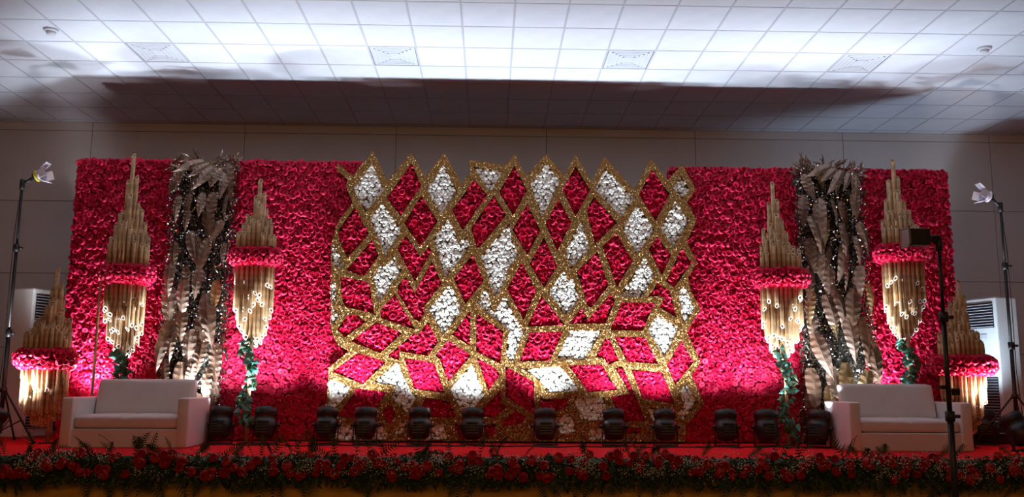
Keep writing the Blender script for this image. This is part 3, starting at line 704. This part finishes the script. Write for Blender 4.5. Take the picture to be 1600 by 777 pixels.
# ------------------------------------------------------------------ sofas
def sofa(x0, x1, y, label):
    random.seed(int(abs(x0)*10)); w = x1-x0
    e = empty('sofa', ((x0+x1)/2, y, S), label, 'sofa', 'white two seat sofas')
    h = w/2
    link('base', boxmesh('base', M['sofa'], -h+.135, h-.135, .02, .80, .0, .225, bevel=.012), e)
    for s in (-1, 1):
        bm = bmesh.new(); xa, xb = (-h, -h+.145) if s < 0 else (h-.145, h)
        box(bm, xa, xb, 0, .84, 0, .605, bevel=.022, seg=3); link('arm', mesh_of(bm, 'arm', M['sofa'], smooth=True), e)
    def pad(name, bx, by, bz, lean=0, crown=.02, split=False):
        bm = bmesh.new(); n = 18
        bmesh.ops.create_cube(bm, size=1)
        bmesh.ops.bevel(bm, geom=bm.edges[:], offset=.10, segments=4, affect='EDGES', profile=.5) if False else None
        bmesh.ops.subdivide_edges(bm, edges=bm.edges[:], cuts=15, use_grid_fill=True)
        sx, sy, sz = bx[1]-bx[0], by[1]-by[0], bz[1]-bz[0]; rad = .045
        for v in bm.verts:
            p = Vector((v.co.x*sx, v.co.y*sy, v.co.z*sz))
            c = Vector((max(-sx/2+rad, min(sx/2-rad, p.x)), max(-sy/2+rad, min(sy/2-rad, p.y)), max(-sz/2+rad, min(sz/2-rad, p.z))))
            d = p-c
            if d.length > 1e-6: p = c + d.normalized()*min(rad, d.length)
            fx, fy, fz = p.x/(sx/2), p.y/(sy/2), p.z/(sz/2)
            if lean:
                if fy < 0: p.y -= crown*(1-fx*fx)*(1-fz*fz)
                p.y += lean*(p.z+sz/2)
            else:
                if fz > 0: p.z += crown*(1-fx**4)*(1-fy*fy)
                if fz > 0 and split: p.z -= .014*math.exp(-(p.x/.03)**2)
                if fy < 0 and split: p.y += .012*math.exp(-(p.x/.03)**2)
            v.co = (p.x+(bx[0]+bx[1])/2, p.y+(by[0]+by[1])/2, p.z+(bz[0]+bz[1])/2)
        return link(name, mesh_of(bm, name, M['sofa'], smooth=True), e)
    pad('seat_cushion', (-h+.148, h-.148), (.03, .66), (.228, .385), crown=.022, split=True)
    pad('back_cushion', (-h+.152, h-.152), (.56, .70), (.385, .835), lean=.22, crown=.02)
    link('back_frame', boxmesh('back_frame', M['sofa'], -h+.148, h-.148, .78, .86, .02, .60, bevel=.02), e)
sofa(-5.545, -3.99, 11.2, 'white two seat sofa at the left, below the tall tube ornament')
sofa(4.20, 5.755, 11.2, 'white two seat sofa at the right, behind the front lamp stand')

# ------------------------------------------------------------------ can lights
def can(x, y, tilt, watts, color, label, turn=0., spread=56):
    e = empty('stage_light', (x, y, S), label, 'stage light', 'black can lights at the foot of the backdrop'); e.rotation_euler = (0, 0, turn); e.scale = (1.15, 1.15, 1.15)
    h = .19
    bm = bmesh.new(); box(bm, -.12, .12, -.06, .06, 0, .012, bevel=.003, seg=1)
    for s in (-1, 1): box(bm, s*.135-.005, s*.135+.005, -.02, .02, 0, h+.03, bevel=.002, seg=1)
    box(bm, -.14, .14, -.02, .02, .012, .02)
    link('yoke', mesh_of(bm, 'yoke', M['black']), e)
    rot = Euler((-tilt, 0, 0))
    bm = bmesh.new(); lathe(bm, ((.075, -.15), (.11, -.13), (.125, -.03), (.125, .04), (.118, .045), (.118, .10), (.126, .105), (.126, .19), (.118, .19), (.108, .06)), 16)
    b = link('can_body', mesh_of(bm, 'can_body', M['black']), e); b.location = (0, 0, h+.03); b.rotation_euler = rot
    bm = bmesh.new(); lathe(bm, ((.10, .062), (.10, .072)), 20); link('lens', mesh_of(bm, 'lens', M['lens']), b)
    for s in (-1, 1):
        bm = bmesh.new(); tube(bm, (s*.122, 0, 0), (s*.165, 0, 0), .022, n=8); link('tilt_knob', mesh_of(bm, 'tilt_knob', M['black']), b)
    for s in (-1, 1):
        bm = bmesh.new()
        for q in range(5): box(bm, -.07, .07, -.134*1 if s < 0 else .115, -.115 if s < 0 else .134, -.11+q*.03, -.098+q*.03)
        link('cooling_fins', mesh_of(bm, 'fins', M['black']), b)
    l = bpy.data.lights.new('can_lamp', 'SPOT'); l.energy = watts; l.color = color; l.spot_size = R(spread*2); l.spot_blend = 1.0; l.shadow_soft_size = .09
    lo = link('can_lamp', l, b); lo.location = (0, 0, .20); lo.rotation_euler = (PI, 0, 0)
K = 'black can light on the carpet '
CANS = [  # x, y, lean towards the wall, watts factor, place
 (-5.72, 12.2, 6, 2.0, 'between the left floor ornament and the left sofa'),
 (-4.22, 12.10, -3, 4.2, 'behind the right arm of the left sofa'),
 (-3.82, 11.97, 13, 1.0, 'right of the left sofa, beside the ivy pole'),
 (-3.24, 11.97, 13, 1.0, 'by the red wall left of the lattice'),
 (-2.44, 11.97, 13, 1.0, 'before the lower left corner of the gold lattice'),
 (-1.93, 11.97, 13, 1.0, 'below the left white flower patch of the lattice foot'),
 (-1.22, 11.97, 13, 1.0, 'below the lattice, third from its left corner'),
 (-.52, 11.97, 13, 1.0, 'below the lattice, just left of its middle'),
 (.44, 11.97, 13, 1.0, 'below the lattice, just right of its middle'),
 (1.35, 11.95, 13, 1.1, 'below the lattice, second from its right corner'),
 (2.03, 11.95, 13, 1.3, 'before the lower right corner of the gold lattice'),
 (2.85, 11.97, 13, 1.0, 'before the red wall right of the lattice'),
 (3.38, 11.97, 13, 1.0, 'before the red wall, left of the right ivy pole'),
 (4.62, 12.16, 6, 1.6, 'behind the right sofa, by the leaf column'),
 (5.15, 12.28, 5, 1.3, 'hidden behind the right sofa backrest'),
]
can(4.02, 11.80, R(14), CAN_W*1.7, WHITE, K+'at the left end of the right sofa', turn=R(-38), spread=46)
for x, y, t, w, lab in CANS: can(x, y, R(t), CAN_W*w, WHITE, K+lab)
can(-6.48, 11.35, R(30), CAN_W*1.7, (.95, .95, 1), K+'under the floor tube ornament at the left edge', turn=R(-30), spread=42)
can(6.42, 11.35, R(30), CAN_W*1.4, (1, .92, .95), K+'under the floor tube ornament at the right end', turn=R(32), spread=42)
can(6.62, 12.50, R(12), CAN_W*1.1, (.58, .78, 1.0), K+'beside the equipment case by the right tripod stand', turn=R(-25), spread=64)


# ------------------------------------------------------------------ lamp stands
def lamp_stand(x, y, z0, top, label, arm, kind, legs=True, knobs=(), r=.026, legrot=.3):
    e = empty('lamp_stand', (x, y, z0), label, 'lamp stand', 'black lamp stands'); H = top-z0
    link('lower_tube', tubemesh('lower_tube', M['black'], ((0, 0, .12), (0, 0, H*.42), r), n=12), e)
    link('middle_tube', tubemesh('middle_tube', M['black'], ((0, 0, H*.40), (0, 0, H*.75), r*.78), n=12), e)
    link('upper_tube', tubemesh('upper_tube', M['black'], ((0, 0, H*.73), (0, 0, H), r*.6), n=12), e)
    for t in (.41, .74):
        c = link('clamp_collar', tubemesh('collar', M['black'], ((0, 0, H*t-.05), (0, 0, H*t+.05), r*1.45), n=12), e)
        link('clamp_knob', tubemesh('knob', M['black'], ((r, 0, H*t), (r+.06, -.02, H*t), .018), n=8), c)
    hub = .95 if kind != 'flood' else .56
    link('leg_hub', tubemesh('leg_hub', M['black'], ((0, 0, hub-.30), (0, 0, hub-.24), r*1.7), n=12), e)
    for k in range(3):
        a = legrot+k*2*PI/3; c, s = math.cos(a), math.sin(a)
        lg = link('leg', tubemesh('leg', M['black'], ((c*.03, s*.03, hub-.27), (c*.58, s*.58, .015), .013), n=8), e)
        link('brace', tubemesh('brace', M['black'], ((c*.02, s*.02, .16), (c*.33, s*.33, .29), .008), n=6), lg)
        link('rubber_foot', tubemesh('foot', M['rubber'], ((c*.57, s*.57, 0), (c*.60, s*.60, .03), .018), n=8), lg)
    ax, az = arm
    link('tilt_arm', tubemesh('arm', M['black'], ((0, 0, H-.03), (ax, -.03, H+az), .020), ((0, 0, H-.10), (0, 0, H+.04), .035), n=10), e)
    s = 1 if ax > 0 else -1
    if kind == 'clip':
        hd = link('lamp_head', None, e); bpy.data.objects.remove(hd)
        bm = bmesh.new(); tube(bm, (0, 0, 0), (s*.035, 0, .012), .055, .07, n=16); hd = link('lamp_head', mesh_of(bm, 'lamp_head', M['black']), e); hd.location = (ax, -.03, H+az)
        bm = bmesh.new(); tube(bm, (s*.03, 0, .01), (s*.055, 0, .02), .078, .080, n=16); link('gel_ring', mesh_of(bm, 'gel', M['yellow' if s > 0 else 'headw']), hd)
        bm = bmesh.new(); tube(bm, (s*.052, 0, .018), (s*.13, 0, .045), .060, .085, n=16, caps=False); link('reflector', mesh_of(bm, 'reflector', M['headw']), hd)
        for k, (dy, dz, tilt) in enumerate(((0, .095, .5), (0, -.075, -.5), (-.09, 0, 0), (.09, 0, 0))):
            bm = bmesh.new()
            if dz: box(bm, 0, .11, -.07, .07, -.003, .003)
            else: box(bm, 0, .10, -.003, .003, -.06, .06)
            bd = link('barn_door', mesh_of(bm, 'barn_door', M['headw']), hd); bd.location = (s*.11, dy, dz+.03)
            bd.rotation_euler = (0, (-tilt-.3) if s > 0 else PI+tilt+.3, (.35 if dy > 0 else -.35 if dy < 0 else 0)*s)
        pts = [(0, -.02, H-.06), (-s*.03, -.03, H*.8), (-s*.035, -.03, H*.55), (-s*.03, -.03, H*.3), (-s*.08, -.05, .02)]
        link('power_cable', mesh_of(polytube(pts, .006, 6), 'power_cable', M['rubber']), e)
    else:
        hd = link('lamp_head', boxmesh('lamp_head', M['black'], -.20, .02, -.06, .10, -.085, .085, bevel=.015), e); hd.location = (ax, 0, H+az)
        bm = bmesh.new()
        for q in ((-.215, -.20, -.075, .115, .085, .10), (-.215, -.20, -.075, .115, -.10, -.085), (-.215, -.20, -.075, -.06, -.10, .10), (-.215, -.20, .10, .115, -.10, .10)): box(bm, *q)
        link('front_bezel', mesh_of(bm, 'bezel', M['steel']), hd)
        link('front_glass', boxmesh('front_glass', M['steel'], -.208, -.202, -.055, .095, -.08, .08), hd)
        link('yoke_bar', tubemesh('yoke_bar', M['black'], ((-.02, -.02, 0), (.12, -.02, .0), .022), n=8), hd)
        for dz, dx in ((-.03, 1), (.03, -1), (.0, 1)): link('clamp_knob', tubemesh('knob', M['black'], ((dx*r, 0, 1.468+dz), (dx*(r+.07), -.02, 1.468+dz), .02), n=8), e)
lamp_stand(-6.685, 12.0, S, 4.17, 'black tripod lamp stand at the left edge, its pale head leaning right', (.16, .07), 'clip', legrot=-.35)
lamp_stand(6.85, 12.1, S, 4.03, 'black tripod lamp stand at the right edge, its pale head leaning left', (-.13, .10), 'clip', legrot=-1.2)
lamp_stand(4.235, 8.8, 0, 2.96, 'black lamp stand on the hall floor before the right sofa, with black box floodlight', (-.12, .04), 'flood', r=.031, legrot=.5)

# ------------------------------------------------------------------ air conditioners
def aircon(x, y, rz, label):
    e = empty('air_conditioner', (x, y, S), label, 'air conditioner', 'cream floor standing air conditioners', rz)
    w, d, h = .29, .21, 2.14
    link('cabinet', boxmesh('cabinet', M['ac'], -w, w, -d, d, 0, h, bevel=.02), e)
    link('outlet_frame', boxmesh('outlet', M['recess'], -w+.05, w-.05, -d-.006, -d+.01, h-.46, h-.08), e)
    for k in range(9):
        o = link('louvre_slat', SLAT, e); o.location = (0, -d-.012, h-.44+k*.042); o.rotation_euler = (.5, 0, 0)
    link('intake_frame', boxmesh('intake', M['recess'], -w+.05, w-.05, -d-.004, -d+.01, .12, .95), e)
    for k in range(20):
        o = link('louvre_slat', SLAT2, e); o.location = (0, -d-.008, .14+k*.0415); o.rotation_euler = (.5, 0, 0)
    link('control_panel', boxmesh('panel', M['slat'], -.1, .1, -d-.006, -d+.005, h-.62, h-.55), e)
SLAT = boxmesh('louvre_slat', M['slat'], -.235, .235, -.014, .014, -.003, .003)
SLAT2 = boxmesh('louvre_slat', M['slat'], -.235, .235, -.010, .010, -.003, .003)
aircon(-7.05, 13.4, R(72), 'cream tower air conditioner by the back wall, left behind the floor tube ornament')
aircon(7.34, 13.4, R(-72), 'cream tower air conditioner by the back wall, right behind the floor tube ornament')
fc = empty('equipment_case', (7.0, 12.93, S), 'black equipment case on the carpet behind the right tripod stand', 'case')
link('case_body', boxmesh('case_body', M['black'], -.30, .30, -.2, .2, 0, .24, bevel=.02), fc)
link('case_lid', boxmesh('case_lid', M['black'], -.305, .305, -.205, .205, .245, .30, bevel=.02), fc)
link('handle', tubemesh('handle', M['steel'], ((-.06, -.22, .15), (.06, -.22, .15), .01)), fc)

# ------------------------------------------------------------------ cables along the foot of the backdrop
for k, (xa, xb, yy, lab) in enumerate(((-3.9, -.6, 11.72, 'thin black cable on the red carpet, left half of the backdrop foot'), (-.5, 2.6, 11.70, 'thin black cable on the red carpet, below the right half of the lattice'), (2.4, 4.1, 11.78, 'thin black cable on the red carpet, beside the right sofa'))):
    pts = [(xa+(xb-xa)*i/60, yy + .07*math.sin(i*.5+k)+.05*math.sin(i*.23), S+.009) for i in range(61)]
    o = link('power_cable', mesh_of(polytube(pts, .009, 6), 'power_cable', M['rubber']), None, label=lab, category='cable', group='cables on the carpet')

# ------------------------------------------------------------------ flower garland on the stage front
random.seed(33)
ga = empty('flower_garland', (0, 9.93, S), 'long dark garland of red roses, ferns and white filler along the front stage edge', 'garland')
GX = 6.2
def gpt(lo=-.30, hi=.13):
    """a point on the garland's bulging front"""
    x = random.uniform(-GX, GX); z = random.uniform(lo, hi)+.02*math.sin(x*5)
    y = -.10 - .12*math.sqrt(max(0, 1-((z+.08)/.24)**2)) if z > -.30 else -.08
    return x, y, z
bm = bmesh.new(); rows = []
for i in range(81):
    x = -GX+2*GX*i/80; rows.append([bm.verts.new((x, -.09+.10*math.cos(t)*(1 if math.cos(t) < 0 else .9), -.10+.12*math.sin(t))) for t in (2*PI*k/10 for k in range(10))])
for a, b in zip(rows, rows[1:]):
    for k in range(10): bm.faces.new((a[k], a[(k+1) % 10], b[(k+1) % 10], b[k]))
link('moss_core', mesh_of(bm, 'moss_core', M['green']), ga)
link('leaf_filler', raw('leaf_filler', *small_leaves(6800, lambda: (gpt(-.27, .055), Euler((random.uniform(-1.9, .4), random.uniform(-1.2, 1.2), random.uniform(-1, 1)))), .085, .018), M['green']), ga, kind='stuff')
link('white_filler', raw('white_filler', *beads(5200, (lambda c=[(random.uniform(-GX, GX), random.uniform(-.16, .05)) for _ in range(150)]: (lambda q: (q[0]+random.gauss(0, .07), -.19-.10*random.random()-.05*(1-abs(q[1])*5), q[1]+random.gauss(0, .035)))(random.choice(c))), .0075), M['breath']), ga, kind='stuff')
for i in range(200):
    x = -5.9+11.8*(i+.5)/200+random.uniform(-.06, .06); z = random.uniform(-.18, .07)
    o = link('garland_rose', GROSE_ME[i % 4], ga); s = .055*random.uniform(.75, 1.15); o.scale = (s, s, s)
    o.location = (x, -.16-.11*math.sqrt(max(0, 1-((z+.05)/.22)**2)), z)
    o.rotation_euler = (R(70)+random.gauss(0, .35)-z*3, random.gauss(0, .3), random.uniform(-.4, .4))
def fern(n, L):
    V = []; F = []
    for i in range(n+1):
        t = i/n; w = .055*math.sin(PI*(t*.85+.12)); z = t*L; y = -.25*t*t*L
        for s in (-1, 1):
            b = len(V); V += [(0, y, z), (s*w, y-.01, z+w*.75), (s*w*.45, y-.004, z+w*.1+.014), (0, y, z+.016)]
            F += [(b, b+2, b+1), (b, b+1, b+3)]
    return V, F
FERN = [raw('fern_sprig', *fern(9, L), M['green']) for L in (.20, .26, .16)]
for i in range(270):
    x = random.uniform(-GX, GX); o = link('fern_sprig', FERN[i % 3], ga); s = random.uniform(.85, 1.35); o.scale = (s, s, s)
    if i % 5 < 2:
        o.location = (x, -.10+random.uniform(-.06, .08), .03); o.rotation_euler = (random.uniform(-.2, .7), random.gauss(0, .75), random.uniform(-1, 1))
    else:
        o.location = (x, -.20+random.uniform(-.04, .04), -.12+random.uniform(-.08, .03)); o.rotation_euler = (PI+random.uniform(-.3, .35), random.gauss(0, .5), random.uniform(-.6, .6))
